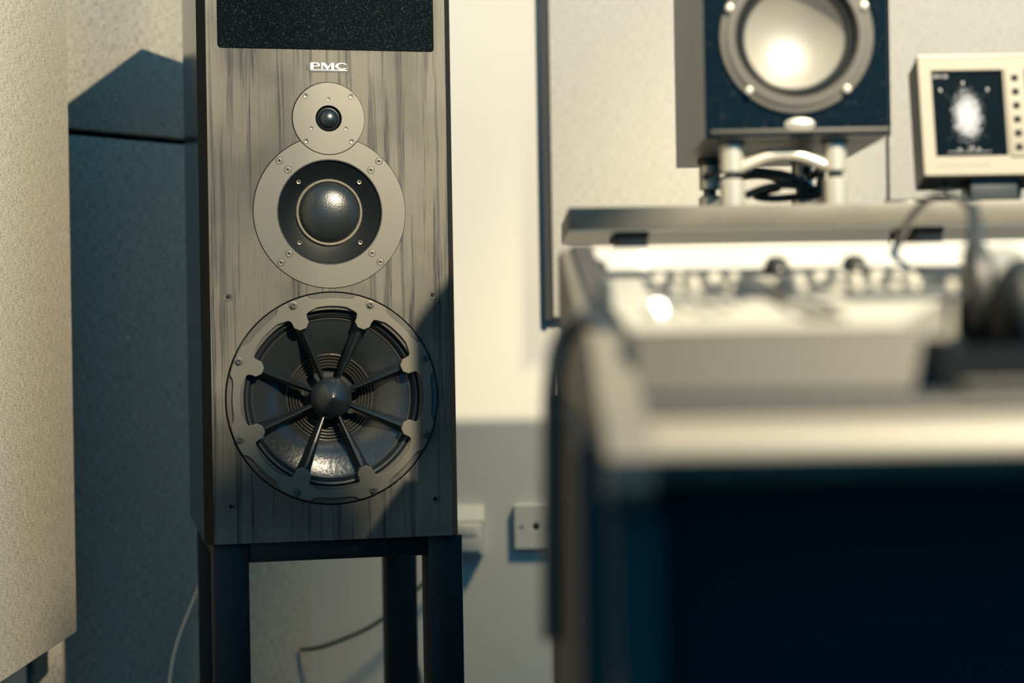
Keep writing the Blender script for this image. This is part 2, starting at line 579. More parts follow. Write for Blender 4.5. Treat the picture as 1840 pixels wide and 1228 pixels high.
def ell(cx, cz, rx, rz, a0, a1, n=24): return [(cx + rx * math.cos(a0 + (a1 - a0) * i / n), cz + rz * math.sin(a0 + (a1 - a0) * i / n)) for i in range(n + 1)]


z0l, z1l = -0.0028, 0.0066
letter([[(-0.0262, z0l), (-0.0216, z0l), (-0.0216, 0.0008)] + ell(-0.0165, 0.0037, 0.0044, 0.0029, -PI / 2, PI / 2) + [(-0.0262, z1l)], [(-0.0216, 0.0020)] + ell(-0.0175, 0.0037, 0.0024, 0.0017, -PI / 2, PI / 2) + [(-0.0216, 0.0054)]])
letter([[(-0.0098, z0l), (-0.0079, z0l), (-0.0079, 0.0040), (-0.0022, z0l), (-0.0003, z0l), (0.0048, 0.0040), (0.0048, z0l), (0.0093, z0l), (0.0093, z1l), (0.0050, z1l), (0.0002, 0.0008), (-0.0046, z1l), (-0.0098, z1l)]])
letter([ell(0.0205, 0.0019, 0.0094, 0.0049, 0.72, 2 * PI - 0.72, 40) + ell(0.0213, 0.0019, 0.0062, 0.0037, 2 * PI - 0.62, 0.62, 40)])
box('underline', (-0.0262, -0.0022, -0.0049), (0.0278, -0.0004, -0.0036), M_BADGEW, bd)

# screws
ME_SCREW = lathe_mesh('socket_screw', [(0.0, 0.0016), (0.0011, 0.0016), (0.0012, -0.0004), (0.0028, -0.0006), (0.0032, 0.0002), (0.0032, 0.002)], 24)
ME_FLATSCREW = lathe_mesh('flush_screw', [(0.0014, 0.0), (0.0018, -0.0003), (0.0044, -0.0004), (0.0048, -0.0001), (0.0049, 0.0003), (0.0051, 0.0003), (0.0052, -0.0002), (0.0056, -0.00025), (0.0058, 0.0002)], 28)
ME_HOLE = lathe_mesh('screw_hole', [(0.0, -0.00035), (0.0026, -0.00035)], 24)
ME_CUP = lathe_mesh('screw_washer', [(0.0030, 0.0008), (0.0034, -0.0005), (0.0054, -0.0009), (0.0062, -0.0004), (0.0066, 0.0002)], 28)
ME_SOCK = lathe_mesh('screw_recess', [(0.0, -0.0006), (0.0012, -0.0007)], 12)


def place(name, me, m, parent, x, y, z, s=1.0):
    o = link(name, me, m, parent, (x, y, z))
    o.scale = (s, s, s)
    return o


def fscrew(x, z):
    o = place('screw', ME_FLATSCREW, M_PLATE, mp_, x, -0.0002, z, 1.05)
    place('screw_socket', ME_HOLE, M_DEEP, mp_, x, -0.0003, z, 0.62)


for sx in (-1, 1):
    for zz in (WZ + 0.1525, WZ - 0.1565):
        p = place('screw_cup', ME_CUP, M_ASH, tw, sx * 0.1530, 0, zz)
        place('screw_head', ME_HOLE, M_DEEP, p, 0, 0, 0, 1.15)

# tweeter
tp = flat('tweeter', [circ(0, 0, TR, 96), circ(0, 0, 0.0195, 48)], 0.0, 0.008, M_PLATE, tw, bevel=0.0004, loc=(0.0005, -0.0001, TZ), label='round grey tweeter plate with a black dome')
lathe('recess', [(0.0195, 0.0), (0.0185, 0.0022), (0.0165, 0.0045), (0.0150, 0.0045)], M_HORN, tp, seg=64)
lathe('surround', [(0.0165, 0.0046), (0.0158, 0.0032), (0.0150, 0.0030), (0.0142, 0.0044)], M_RUBBER, tp, seg=64)
lathe('dome', [(0.0143 * math.cos(a), 0.0045 - 0.0095 * math.sin(a)) for a in [PI / 2 * i / 12 for i in range(13)]], M_BLACK, tp, seg=64)
for x, z in ((-0.0340, 0.0335), (0.0340, 0.0335), (-0.0340, -0.0340), (0.0340, -0.0340)):
    s = place('screw', ME_SCREW, M_SCREW, tp, x, -0.0008, z, 1.15)
for x, z in ((0, 0.0290), (-0.0262, -0.0146), (0.0256, -0.0147)):
    place('small_screw', ME_SCREW, M_BLACK, tp, x, -0.0004, z, 0.9)

# midrange
mp_ = flat('midrange', [[(x, z - MZ) for x, z in midp], circ(0, 0, 0.0785, 96)], 0.0, 0.008, M_PLATE, tw, bevel=0.0004, loc=(0.0003, -0.0001, MZ), label='wide grey midrange plate with a dark horn and coated dome')
lathe('horn', [(0.0787, 0.0004), (0.0780, -0.0010), (0.0768, -0.0004), (0.0758, 0.0022), (0.068, 0.0060), (0.060, 0.0095), (0.053, 0.0120), (0.0490, 0.0130)], M_HORN, mp_, seg=96)
lathe('rim', [(0.0784, 0.0002), (0.0780, -0.0014), (0.0772, -0.0014), (0.0766, 0.0002)], M_SPIDER, mp_, seg=96)
lathe('dome_ring', [(0.0502, 0.0130), (0.0498, 0.0095), (0.0482, 0.0080), (0.0464, 0.0088), (0.0452, 0.0125)], M_CLOTHRING, mp_, seg=96)
lathe('dome', [(0.0455 * math.cos(a), 0.0120 - 0.0185 * math.sin(a)) for a in [PI / 2 * i / 18 for i in range(19)]], M_DOME, mp_, seg=96)
for sx in (-1, 1):
    for sz in (-1, 1):
        fscrew(sx * 0.0745, sz * 0.0757)
        fscrew(sx * 0.0622, sz * 0.0624)
        place('horn_screw', ME_SCREW, M_SCREW, mp_, sx * 0.0455, 0.0065, sz * 0.0453, 1.15)

# woofer
wf = flat('woofer', [circ(0, 0, 0.1578, 128), circ(0, 0, 0.1322, 128)], -0.0012, 0.012, M_FRAMEROUGH, tw, bevel=0.0012, loc=(0, 0, WZ), label='spoked twelve-inch woofer with a cast frame and pointed hub')
lathe('gap_ring', [(0.1597, 0.0), (0.1597, 0.014), (0.1570, 0.014)], M_DEEP, wf, seg=96)
outer, inner_ = [], []
for k in range(8):
    t0 = math.radians(22.5 + 45 * k)

    def pol(r, da): return (r * math.cos(t0 + math.radians(da)), r * math.sin(t0 + math.radians(da)))

    def tan(r, w): return (r * math.cos(t0) - w * math.sin(t0), r * math.sin(t0) + w * math.cos(t0))
    outer += [pol(0.1490, -22.5), pol(0.1490, -18), pol(0.1490, -14), pol(0.1515, -10.5), pol(0.1566, -8.5), pol(0.1568, -6), pol(0.1568, -3), pol(0.1568, 0), pol(0.1568, 3), pol(0.1568, 6), pol(0.1566, 8.5), pol(0.1515, 10.5), pol(0.1490, 14), pol(0.1490, 18)]
    inner_ += [pol(0.1378, -22.5), pol(0.1378, -18), pol(0.1376, -13.5), pol(0.1355, -10.5), pol(0.1335, -7.2), tan(0.1305, -0.0132), tan(0.1250, -0.0118), tan(0.1190, -0.0118), tan(0.1122, -0.0050), tan(0.1122, 0.0050), tan(0.1190, 0.0118), tan(0.1250, 0.0118), tan(0.1305, 0.0132), pol(0.1335, 7.2), pol(0.1355, 10.5), pol(0.1376, 13.5), pol(0.1378, 18)]
flat('frame_plate', [outer, inner_], -0.0052, 0.004, M_FRAME, wf, bevel=0.0004)
lathe('surround', [(0.1345, 0.0120), (0.1318, 0.0085), (0.1290, 0.0066), (0.1258, 0.0075), (0.1232, 0.0115), (0.1215, 0.0160), (0.1195, 0.0165)], M_RUBBER, wf, seg=96)
lathe('cone_edge', [(0.1205, 0.0150), (0.1195, 0.0143), (0.1180, 0.0150), (0.1172, 0.0170)], M_SPIDER, wf, seg=96)
lathe('cone', [(0.1190, 0.0160), (0.112, 0.0180), (0.102, 0.0215), (0.090, 0.0265), (0.078, 0.0330), (0.066, 0.0420)], M_CONE, wf, seg=96)
prof = [(0.0668, 0.0418)]
for i in range(5):
    r = 0.0650 - 0.0046 * i
    prof += [(r, 0.0402 + 0.0008 * i), (r - 0.0016, 0.0408 + 0.0008 * i), (r - 0.0026, 0.0455 + 0.0006 * i)]
prof += [(0.040, 0.052), (0.0, 0.054)]
lathe('suspension', prof, M_SPIDER, wf, seg=96, smooth=60)
lathe('dust_cap', [(0.0405, 0.0530), (0.030, 0.0500), (0.0, 0.0490)], M_DEEP, wf, seg=64)
lathe('hub', [(0.0300, 0.040), (0.0312, 0.026), (0.0312, 0.0215), (0.0302, 0.0190), (0.0225, 0.0110), (0.0120, 0.0030), (0.0035, -0.0022), (0.0, -0.0032)], M_BLACK, wf, seg=64, smooth=25)


def spoke_mesh():
    bm = bmesh.new()
    rings = []
    for r, yr, w, dy in ((0.1185, 0.0008, 0.0108, 0.010), (0.1105, 0.0016, 0.0098, 0.015), (0.0700, 0.0100, 0.0066, 0.017), (0.0305, 0.0205, 0.0036, 0.015)):
        rings.append([bm.verts.new((r, yr, -w * 0.22)), bm.verts.new((r, yr, w * 0.22)), bm.verts.new((r, yr + dy * 0.75, w)), bm.verts.new((r, yr + dy * 1.1, 0)), bm.verts.new((r, yr + dy * 0.75, -w))])
    for A, B in zip(rings[:-1], rings[1:]):
        for i in range(5):
            bm.faces.new((A[i], A[(i + 1) % 5], B[(i + 1) % 5], B[i]))
    bm.faces.new(rings[0])
    bm.faces.new(rings[-1][::-1])
    return bm_mesh('spoke', bm)


ME_SPOKE = spoke_mesh()
for k in range(8):
    a = math.radians(22.5 + 45 * k)
    link('spoke', ME_SPOKE, M_BLACK, wf, rot=(0, -a, 0))
ME_WSCREW = lathe_mesh('woofer_screw', [(0.0, -0.0050), (0.0013, -0.0050), (0.0016, -0.0072), (0.0029, -0.0072), (0.0033, -0.0060), (0.0034, -0.0046), (0.0056, -0.0044), (0.0058, -0.0038)], 28)
for k in range(8):
    a = math.radians(22.5 + 45 * k)
    place('screw', ME_WSCREW, M_SCREW, wf, 0.1505 * math.cos(a), -0.0006, 0.1505 * math.sin(a), 1.2)

# ------------------------------------------------------------------ loudspeaker stand
st = thing('speaker_stand', (OX, OY, 0.0), TH, 'black powder-coated four-leg stand carrying the tower loudspeaker', 'speaker stand')
ZT = OZ - 0.0005
for x in (-0.1805, 0.1425):
    for y in (0.012, 0.430):
        box('leg', (x, y, 0.02), (x + 0.0535, y + 0.06, ZT), M_STAND, st, bevel=0.003)
for y in (0.016, 0.436):
    box('crossbar', (-0.127, y, ZT - 0.030), (0.1425, y + 0.04, ZT), M_STAND, st, bevel=0.002)
for x in (-0.1765, 0.1465):
    box('crossbar', (x, 0.072, ZT - 0.030), (x + 0.045, 0.43, ZT), M_STAND, st, bevel=0.002)
box('base_plate', (-0.20, 0.0, 0.0), (0.216, 0.51, 0.02), M_STAND, st, bevel=0.004)

# cables near the stand
t = tube('cable', [P(370, 1020, 3.12), P(352, 1075, 3.1), P(332, 1118, 3.08), P(314, 1170, 3.06), P(303, 1232, 3.05), P(300, 1330, 3.05), P(302, 1450, 3.06)], 0.0042, M_CABLEW)
finish(t, 'pale cable curving down behind the left leg of the stand', 'cable', 'cables behind the stand')
t = tube('cable', [P(540, 1168, 3.54), P(566, 1168, 3.53), P(600, 1156, 3.52), P(640, 1140, 3.52), P(675, 1124, 3.52), P(728, 1080, 3.52), P(760, 1052, 3.52), P(800, 1000, 3.53), P(845, 990, 3.555)], 0.0042, M_CABLEG)
finish(t, 'thin dark cable rising across the wall behind the stand', 'cable', 'cables behind the stand')
t = tube('cable', [P(715, 1085, 3.46), P(724, 1128, 3.46), P(740, 1165, 3.46), P(757, 1215, 3.46), P(765, 1300, 3.46), P(770, 1420, 3.45)], 0.0042, M_CABLEG)
finish(t, 'thin dark cable dropping to the floor behind the right leg', 'cable', 'cables behind the stand')

# ------------------------------------------------------------------ shelf over the console
SD = 1.965
sl = P(1021, 375, SD)
zt_, zb_ = P(1300, 369, SD).z, P(1300, 412, SD).z
SX0, SX1, SY1 = sl.x, 1.45, SD * 1.143
sh = thing('console_shelf', (SX0, SD, zb_), 0, 'taupe laminate shelf over the console carrying monitor and meter', 'shelf')
TK = zt_ - zb_
box('shelf_board', (0, 0, 0.002), (SX1 - SX0, SY1 - SD, TK), M_SHELF, sh, bevel=0.001)
box('bounce_lit_underside', (0.001, 0.004, 0.0), (SX1 - SX0 - 0.001, SY1 - SD - 0.001, 0.002), M_SHELFU, sh)  # pale sheet for the light bounced up from the console
CT = H - 0.25           # top of the low section behind the console
for xa, xb in ((1113, 1164), (1650, 1694)):
    a, b_ = P(xa, 430, SD + 0.02), P(xb, 430, SD + 0.02)
    box('support_block', (a.x - SX0, 0.02, CT - zb_), (b_.x - SX0, 0.14, 0.0), M_SHELF, sh, bevel=0.001)
    box('support_pad', (a.x - SX0 - 0.004, 0.018, -0.007), (b_.x - SX0 + 0.001, 0.15, -0.0002), M_DEEP, sh)
SHZ = zt_ + 0.0005

# ------------------------------------------------------------------ studio monitor on its isolation stand
MD = 1.97
ml, mr = P(1265, 130, MD).x, P(1598, 130, MD).x
mbz = P(1434, 245, MD).z
mw = mr - ml
mo = thing('studio_monitor', ((ml + mr) / 2, MD, mbz), 0, 'black-fronted studio monitor with a silver cone on an aluminium isolation stand', 'loudspeaker')
MH, MDEP = 0.290, 0.347
for sx in (-1, 1):
    box('cabinet_side', (sx * mw / 2, 0.012, 0.0), (sx * (mw / 2 - 0.014), MDEP, MH), M_GREYBOX, mo)
box('cabinet_bottom', (-mw / 2 + 0.014, 0.012, 0.0), (mw / 2 - 0.014, MDEP, 0.014), M_GREYBOX, mo)
box('cabinet_top', (-mw / 2 + 0.014, 0.012, MH - 0.014), (mw / 2 - 0.014, MDEP, MH), M_GREYBOX, mo)
box('cabinet_back', (-mw / 2 + 0.014, MDEP - 0.014, 0.014), (mw / 2 - 0.014, MDEP, MH - 0.014), M_GREYBOX, mo)
k = MD / F
cz = P(1432, 66, MD).z - mbz
flat('front_panel', [rrect(-mw / 2, mw / 2, 0.0, MH, 0.001), circ(0, cz, 112 * k, 96)], 0.0, 0.0118, M_GLOSS, mo)
box('bottom_strip', (-mw / 2 + 0.006, -0.003, 0.0035), (mw / 2 - 0.001, 0.0, 0.008), M_FLANGE, mo, bevel=0.001)
dr = flat('woofer', [circ(0, 0, 138.5 * k, 96), circ(0, 0, 108 * k, 96)], -0.004, 0.0, M_FLANGE, mo, bevel=0.001, loc=(0, 0, cz), label='silver-coned driver in a grey flange')
lathe('flange_step', [(128 * k, -0.0035), (126 * k, -0.0065), (112 * k, -0.0065), (108 * k, -0.002), (106 * k, 0.008)], M_FLANGE, dr, seg=96)
lathe('surround', [(108 * k, 0.009), (104 * k, 0.004), (99 * k, 0.001), (94 * k, 0.004), (90 * k, 0.010)], M_RUBBER, dr, seg=96)
lathe('cone', [(91 * k, 0.009), (80 * k, 0.0165), (60 * k, 0.0260), (40 * k, 0.0320), (20 * k, 0.0355), (0, 0.0365)], M_ALUCONE, dr, seg=96, smooth=60)
for adeg in (23, 90, 157, 228, 312):
    a = math.radians(adeg)
    lathe('screw', [(0, -0.0105), (0.0038, -0.0098), (0.0046, -0.0065), (0.0046, -0.004)], M_ALU, dr, loc=(131 * k * math.cos(a), 0, 131 * k * math.sin(a)), seg=20)
tz = MH - 0.050
mtw = flat('tweeter', [circ(0, 0, 0.040, 64), circ(0, 0, 0.018, 48)], -0.003, 0.0, M_FLANGE, mo, bevel=0.0008, loc=(0, 0, tz))
lathe('dome', [(0.018, -0.001), (0.0145, 0.0)] + [(0.0135 * math.cos(a), 0.0 - 0.007 * math.sin(a)) for a in [PI / 2 * i / 10 for i in range(11)]], M_ALUCONE, mtw, seg=48)
bz = P(1437, 224, MD).z - mbz
lg = lathe('badge', [(0, -0.003), (0.9, -0.0026), (1.0, -0.0012), (1.0, 0.0)], M_ALU, mo, seg=48, label='oval silver badge')
for v in lg.data.vertices:
    v.co = (v.co.x * 27 * k, v.co.y, v.co.z * 12 * k)
lg.location = (P(1437, 224, MD).x - (ml + mr) / 2, -0.0002, bz)
for i in range(4):
    x = (-15 + 10 * i) * k
    box('badge_mark', (x - 2.6 * k, -0.0034, -3 * k), (x + 2.6 * k, -0.0028, 3 * k), M_TRIM, lg)

ID = 1.995
iso = thing('isolation_stand', (P(1409, 369, ID).x, ID, SHZ), 0, 'aluminium tube isolation stand under the silver-coned monitor', 'speaker stand')
ix = iso.location.x
pu = P(1316, 262, ID).z - SHZ
pm0, pm1 = P(1316, 311, ID).z - SHZ, P(1316, 323, ID).z - SHZ
R_ = 21 * ID / F
ztopgap = mbz - SHZ
ME_UP = lathe_mesh('upper_tube', [(0, pm0), (R_ - 0.001, pm0), (R_, pm0 + 0.001), (R_, pu - 0.001), (R_ - 0.001, pu), (0, pu)], 40, 'z')
ME_LO = lathe_mesh('lower_tube', [(0, 0), (R_ + 0.0008, 0.0), (R_ + 0.0008, pm1 - 0.003), (R_ - 0.002, pm1), (0, pm1)], 40, 'z')
ME_NECK = lathe_mesh('neck', [(0, pm1 - 0.001), (R_ * 0.62, pm1 - 0.001), (R_ * 0.62, pm0 + 0.001), (0, pm0 + 0.001)], 32, 'z')
ME_CAP = lathe_mesh('rubber_cap', [(0, pu), (R_ + 0.002, pu), (R_ + 0.002, min(pu + 0.006, ztopgap - 0.001)), (R_ * 0.7, ztopgap - 0.0003), (0, ztopgap - 0.0003)], 32, 'z')
xl, xr = P(1316, 340, ID).x - ix, P(1501, 340, ID).x - ix
rear = 0.225
for x in (xl, xr):
    for y in (0.0, rear):
        for nm, me_, mm in (('upper_tube', ME_UP, M_ALU), ('lower_tube', ME_LO, M_ALU), ('neck', ME_NECK, M_RUBBER), ('rubber_cap', ME_CAP, M_RUBBER)):
            link(nm, me_, mm, iso, (x, y, 0))
zr = pu - 0.020
rr = 0.0072
for y in (0.0, rear):
    tube('rail', [(xl + R_ * 0.8, y, zr - 0.004), (xl + R_ + 0.012, y, zr + 0.002), (xl + 0.036, y, zr + 0.0075), (0, y, zr + 0.010), (xr - 0.036, y, zr + 0.0075), (xr - R_ - 0.012, y, zr + 0.002), (xr - R_ * 0.8, y, zr - 0.004)], rr, M_ALU, iso)
for x in (xl, xr):
    tube('rail', [(x, R_ * 0.8, 0.012), (x, rear * 0.3, 0.012), (x, rear * 0.7, 0.012), (x, rear - R_ * 0.8, 0.012)], rr * 0.9, M_ALU, iso)

# cables bundled under the monitor
def cab(name, pts, r, m, label, group):
    finish(tube(name, pts, r, m), label, 'cable', group)


GC = 'cables looped under the monitor'
cab('cable', [P(1268, 318, 2.083), P(1275, 312, 2.056), P(1300, 302, 2.074), P(1340, 310, 2.093), P(1390, 309, 2.102), P(1430, 318, 2.111), P(1452, 336, 2.121), P(1475, 358, 2.130)], 0.0048, M_CABLE, 'black cable arching high between the isolation stand posts', GC)
cab('cable', [P(1340, 352, 2.074), P(1365, 340, 2.074), P(1400, 331, 2.074), P(1440, 334, 2.074), P(1475, 342, 2.074), P(1478, 352, 2.074), P(1440, 352, 2.083), P(1400, 358, 2.093), P(1365, 356, 2.093), P(1345, 350, 2.102), P(1400, 338, 2.107)], 0.0045, M_CABLE, 'black cable coiled flat between the isolation stand posts', GC)
cab('cable', [P(1452, 300, 2.130), P(1446, 312, 2.130), P(1458, 322, 2.121), P(1470, 306, 2.111), P(1478, 300, 2.111), P(1474, 330, 2.111), P(1470, 358, 2.121)], 0.0048, M_CABLE, 'black cable knotted beside the rear isolation stand post', GC)

# ------------------------------------------------------------------ twin-screen audio meter
AD = 2.04
ks = AD / F
a0 = P(1660, 318, AD)
mt = thing('audio_meter', a0, 0.0, 'champagne-framed twin-screen audio meter showing a white cloud trace on the shelf', 'meter display', rx=math.radians(-11.0))
AH, AW, ADP = 0.1415, 0.262, 0.062
sc1, bt, sc2 = (0.0150, 0.0975), (0.1000, 0.1205), (0.1230, 0.2480)
sz = (0.0230, 0.1260)
flat('front_frame', [rrect(0, AW, 0, AH, 0.002), rrect(sc1[0], sc1[1], sz[0], sz[1], 0.001), rrect(sc2[0], sc2[1], sz[0], sz[1], 0.001)], -0.004, 0.004, M_BEZEL, mt, bevel=0.001)
prism('case', [(0.001, 0.004), (AW - 0.001, 0.004), (AW - 0.004, ADP), (0.004, ADP)], 0.001, AH + 0.003, M_CASE, mt)
box('hood', (0.0, -0.0045, AH), (AW, 0.004, AH + 0.0035), M_CASE, mt)


def screen_mat(name, cx, cz, on):
    m = mat(name, (0.003, 0.006, 0.008), 0.06, spec=0.1)
    nt, N, L, b = nodes(m)
    tc = N.new('ShaderNodeTexCoord')
    sep = N.new('ShaderNodeSeparateXYZ')
    L.new(tc.outputs['Object'], sep.inputs[0])
    dx = mathn(m, 'DIVIDE', mathn(m, 'SUBTRACT', sep.outputs[0], cx), 0.0170)
    dz = mathn(m, 'DIVIDE', mathn(m, 'SUBTRACT', sep.outputs[2], cz), 0.0300)
    r = mathn(m, 'SQRT', mathn(m, 'ADD', mathn(m, 'MULTIPLY', dx, dx), mathn(m, 'MULTIPLY', dz, dz)), 0.0)
    n = noise(m, coords(m, (420, 420, 420)), 1.0, 3.0, 0.65)
    e = mathn(m, 'ADD', r, mathn(m, 'MULTIPLY', mathn(m, 'SUBTRACT', n, 0.5), 1.9))
    v = ramp(m, e, [(0.45, (1, 1, 1)), (0.85, (0.5, 0.5, 0.5)), (1.0, (0, 0, 0))])
    b.inputs['Emission Strength'].default_value = 1.15
    L.new(mixc(m, 1.0, v, (1.0, 0.94, 0.82), 'MULTIPLY'), b.inputs['Emission Color'])
    return m


M_SCR1 = screen_mat('lit_screen_trace', (sc1[0] + sc1[1]) / 2 - 0.001, 0.0725, True)
M_SCR2 = mat('dark_screen', (0.003, 0.006, 0.008), 0.06, spec=0.1)
M_GLYPH = mat('screen_glyph', (0.1, 0.1, 0.1), 0.5, emit=(1, 0.95, 0.85), estr=0.55)
s1_ = box('screen', (sc1[0], 0.0015, sz[0]), (sc1[1], 0.0032, sz[1]), M_SCR1, mt)
s2_ = box('screen', (sc2[0], 0.0015, sz[0]), (sc2[1], 0.0032, sz[1]), M_SCR2, mt)
link('screen_text', text_mesh('screen_text', 'CH1-23', 0.0055, 0.0002, 1.0), M_GLYPH, s1_, (0.0262, 0.0010, 0.1205))
link('scale_text', text_mesh('scale_text', '-90       0      -90', 0.0040, 0.0002, 1.0), M_GLYPH, s1_, (0.054, 0.0010, 0.0320))
box('scale_line', (0.030, 0.0010, 0.0292), (0.080, 0.0014, 0.0296), M_GLYPH, s1_)


M_GUIDE = mat('screen_guide', (0.05, 0.05, 0.05), 0.6, emit=(1, 0.95, 0.85), estr=0.12)


def tri(x, z, s):
    prism('pointer', [(x - s * 0.6, z + s), (x + s * 0.6, z + s), (x + s * 0.25, z - s)], 0.0008, 0.0014, M_GLYPH, s1_, axis='y')


for x, z in ((0.0255, 0.1035), (0.0520, 0.1115), (0.0800, 0.1035), (0.0580, 0.0335)): tri(x, z, 0.0022)
for a_, b_ in (((0.026, 0.103), (0.044, 0.088)), ((0.080, 0.102), (0.064, 0.088)), ((0.030, 0.043), (0.044, 0.057)), ((0.078, 0.046), (0.062, 0.058))):
    tube('guide_line', [(a_[0], 0.0014, a_[1]), ((a_[0] + b_[0]) / 2, 0.0014, (a_[1] + b_[1]) / 2), (b_[0], 0.0014, b_[1])], 0.00009, M_GUIDE, s1_)
M_BUTTON = mat('matte_button', (0.02, 0.024, 0.026), 0.9, spec=0.05)
bs = box('button_strip', (bt[0], -0.0062, sz[0] - 0.002), (bt[1], -0.0035, sz[1] + 0.0015), M_BEZEL, mt, bevel=0.0008)
for i in range(6):
    z = 0.1150 - 0.0166 * i
    box('button', (0.1062, -0.0082, z - 0.0034), (0.1138, -0.0058, z + 0.0034), M_BUTTON, bs, bevel=0.0006)
link('frame_text', text_mesh('frame_text', 'SURROUND MONITOR', 0.0048, 0.0002, 1.25), M_SHELF, mt, (0.045, -0.0042, 0.0115))
# foot
fz = SHZ + 0.0
ft = bpy.data.objects.new('foot', None)
COL.objects.link(ft)
ft.parent = mt
bpy.context.view_layer.update()
ft.matrix_parent_inverse = mt.matrix_world.inverted()
ft.location = (P(1795, 357, AD).x, AD + 0.012, SHZ)
box('base_plate', (-0.045, -0.012, 0.0), (0.10, 0.06, 0.0058), M_BEZEL, ft, bevel=0.001)
lathe('hinge', [(0, -0.032), (0.012, -0.032), (0.013, -0.030), (0.013, 0.030), (0.012, 0.032), (0, 0.032)], M_CASE, ft, loc=(0.0, 0.02, 0.0188), seg=32, axis='x')
box('clamp', (-0.030, -0.004, 0.0062), (0.024, 0.012, a0.z - SHZ - 0.001), M_CASE, ft, bevel=0.002)
cab('meter_cable', [P(1698, 326, 2.063), P(1698, 345, 2.058), P(1699, 362, 2.039), P(1720, 362.5, 2.039), P(1745, 364, 2.058)], 0.0022, M_CABLE, 'short black lead dropping from the meter to the shelf', None)
cab('shelf_cable', [P(1590, 366, 2.076), P(1630, 364, 2.067), P(1670, 364, 2.072), P(1710, 364, 2.081), P(1760, 364, 2.086)], 0.0042, M_CABLE, 'black cable lying on the shelf below the meter', None)

# ------------------------------------------------------------------ mixing console
cz0 = H
co = thing('mixing_console', (0.0, 0.0, 0.0), 0, 'beige mixing console with a black front and rows of knobs', 'mixing console')
CX0, CX1 = 0.0520, 1.35
CKX = CX0 + 0.026
# end cheek
ck = [(1.00, -0.092), (0.992, -0.084), (0.990, -0.066), (0.998, -0.054), (1.10, -0.030), (1.19, 0.000), (1.34, 0.012), (1.81, 0.092), (1.96, 0.092), (1.96, -0.30), (1.05, -0.30), (1.05, -0.092)]
prism('end_cheek', [(d, H + z) for d, z in ck], CX0, CKX, M_CHEEK, co, axis='x', label='beige end cheek')
prism('cheek_trim', [(1.30, H + 0.0055), (1.81, H + 0.0925), (1.96, H + 0.0925), (1.96, H + 0.095), (1.805, H + 0.0965), (1.30, H + 0.0105)], CX0 + 0.010, CKX + 0.004, M_NAVY, co, axis='x', label='dark trim along the cheek')
prism('side_panel', [(1.05, 0.0), (1.05, H - 0.09), (1.06, H - 0.06), (1.96, H - 0.06), (1.96, 0.0)], CX0 - 0.014, CX0, M_NAVY, co, axis='x', label='dark blue side panel')
box('front_panel', (CX0, 1.06, 0.05), (CX1, 1.08, H - 0.082), M_CONBLACK, co, label='black cloth front')
box('leg', (CX0 + 0.004, 1.03, 0.0), (CX0 + 0.034, 1.06, H - 0.10), M_NAVY, co, bevel=0.004)
box('rear_panel', (CX0, 1.94, 0.0), (CX1, 1.96, H + 0.05), M_CONBLACK, co)
# padded armrest
arm = [(1.075, -0.083), (1.02, -0.083), (1.003, -0.078), (0.995, -0.066), (1.000, -0.054), (1.015, -0.0485), (1.075, -0.0485)]
prism('armrest', [(d, H + z) for d, z in arm], CKX, CX1, M_PAD, co, axis='x', smooth=50, label='padded beige armrest')
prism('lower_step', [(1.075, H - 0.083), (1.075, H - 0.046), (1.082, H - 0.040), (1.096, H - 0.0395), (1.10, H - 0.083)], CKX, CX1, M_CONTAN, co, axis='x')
box('shadow_gap', (CKX, 1.098, H - 0.083), (CX1, 1.112, H - 0.036), M_TRIM, co)
XT = P(1690, 690, 1.10).x
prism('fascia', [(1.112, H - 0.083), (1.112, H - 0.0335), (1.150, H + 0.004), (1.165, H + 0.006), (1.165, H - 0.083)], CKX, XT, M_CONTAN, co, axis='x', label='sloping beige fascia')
# tray at the right
box('tray', (XT, 1.100, H - 0.083), (CX1, 1.165, H - 0.052), M_DEEP, co)
box('tray_wall', (XT, 1.150, H - 0.052), (CX1, 1.165, H - 0.008), M_DEEP, co)
box('tray_side', (XT, 1.100, H - 0.052), (XT + 0.008, 1.150, H - 0.002), M_DEEP, co)
box('tray_bar', (XT + 0.012, 1.090, H - 0.040), (CX1, 1.106, H - 0.0295), M_CHEEK, co, bevel=0.002)
# control surface
S0, S1 = (1.165, 0.006), (1.735, 0.060)
WX = 0.385
box('well_floor', (XT, 1.165, H - 0.060), (CX1, 1.735, H - 0.032), M_CONBLACK, co)
box('well_back', (WX + 0.001, 1.715, H - 0.032), (CX1, 1.735, H + 0.055), M_CONBLACK, co)
_bm = bmesh.new()
_plan = [(CKX, S0[0]), (XT, S0[0]), (XT, 1.20), (0.372, 1.48), (WX, 1.50), (WX, S1[0]), (CKX, S1[0])]
_t = [_bm.verts.new((x, d, H + S0[1] + (S1[1] - S0[1]) * (d - S0[0]) / (S1[0] - S0[0]))) for x, d in _plan]
_u = [_bm.verts.new((v.co.x, v.co.y, v.co.z - 0.036)) for v in _t]
for _i in range(len(_t)):
    _j = (_i + 1) % len(_t)
    _bm.faces.new((_t[_i], _t[_j], _u[_j], _u[_i]))
_bm.faces.new(_t)
_bm.faces.new(_u[::-1])
link('control_surface', bm_mesh('control_surface', _bm), M_CONPANEL, co, label='pale control surface')
box('slot', (CKX, 1.736, H + 0.040), (CX1, 1.752, H + 0.0675), M_KNOBD, co, label='dark strip behind the knobs')
prism('meter_bridge', [(1.752, H + 0.040), (1.752, H + 0.0680), (1.800, H + 0.0925), (1.96, H + 0.0925), (1.96, H + 0.040)], CKX, CX1, M_LEDGE, co, axis='x', label='pale upper ledge')
rc = thing('low_cabinet', (CKX, 1.963, 0.0), 0, 'low black cabinet behind the console under the shelf', 'cabinet')
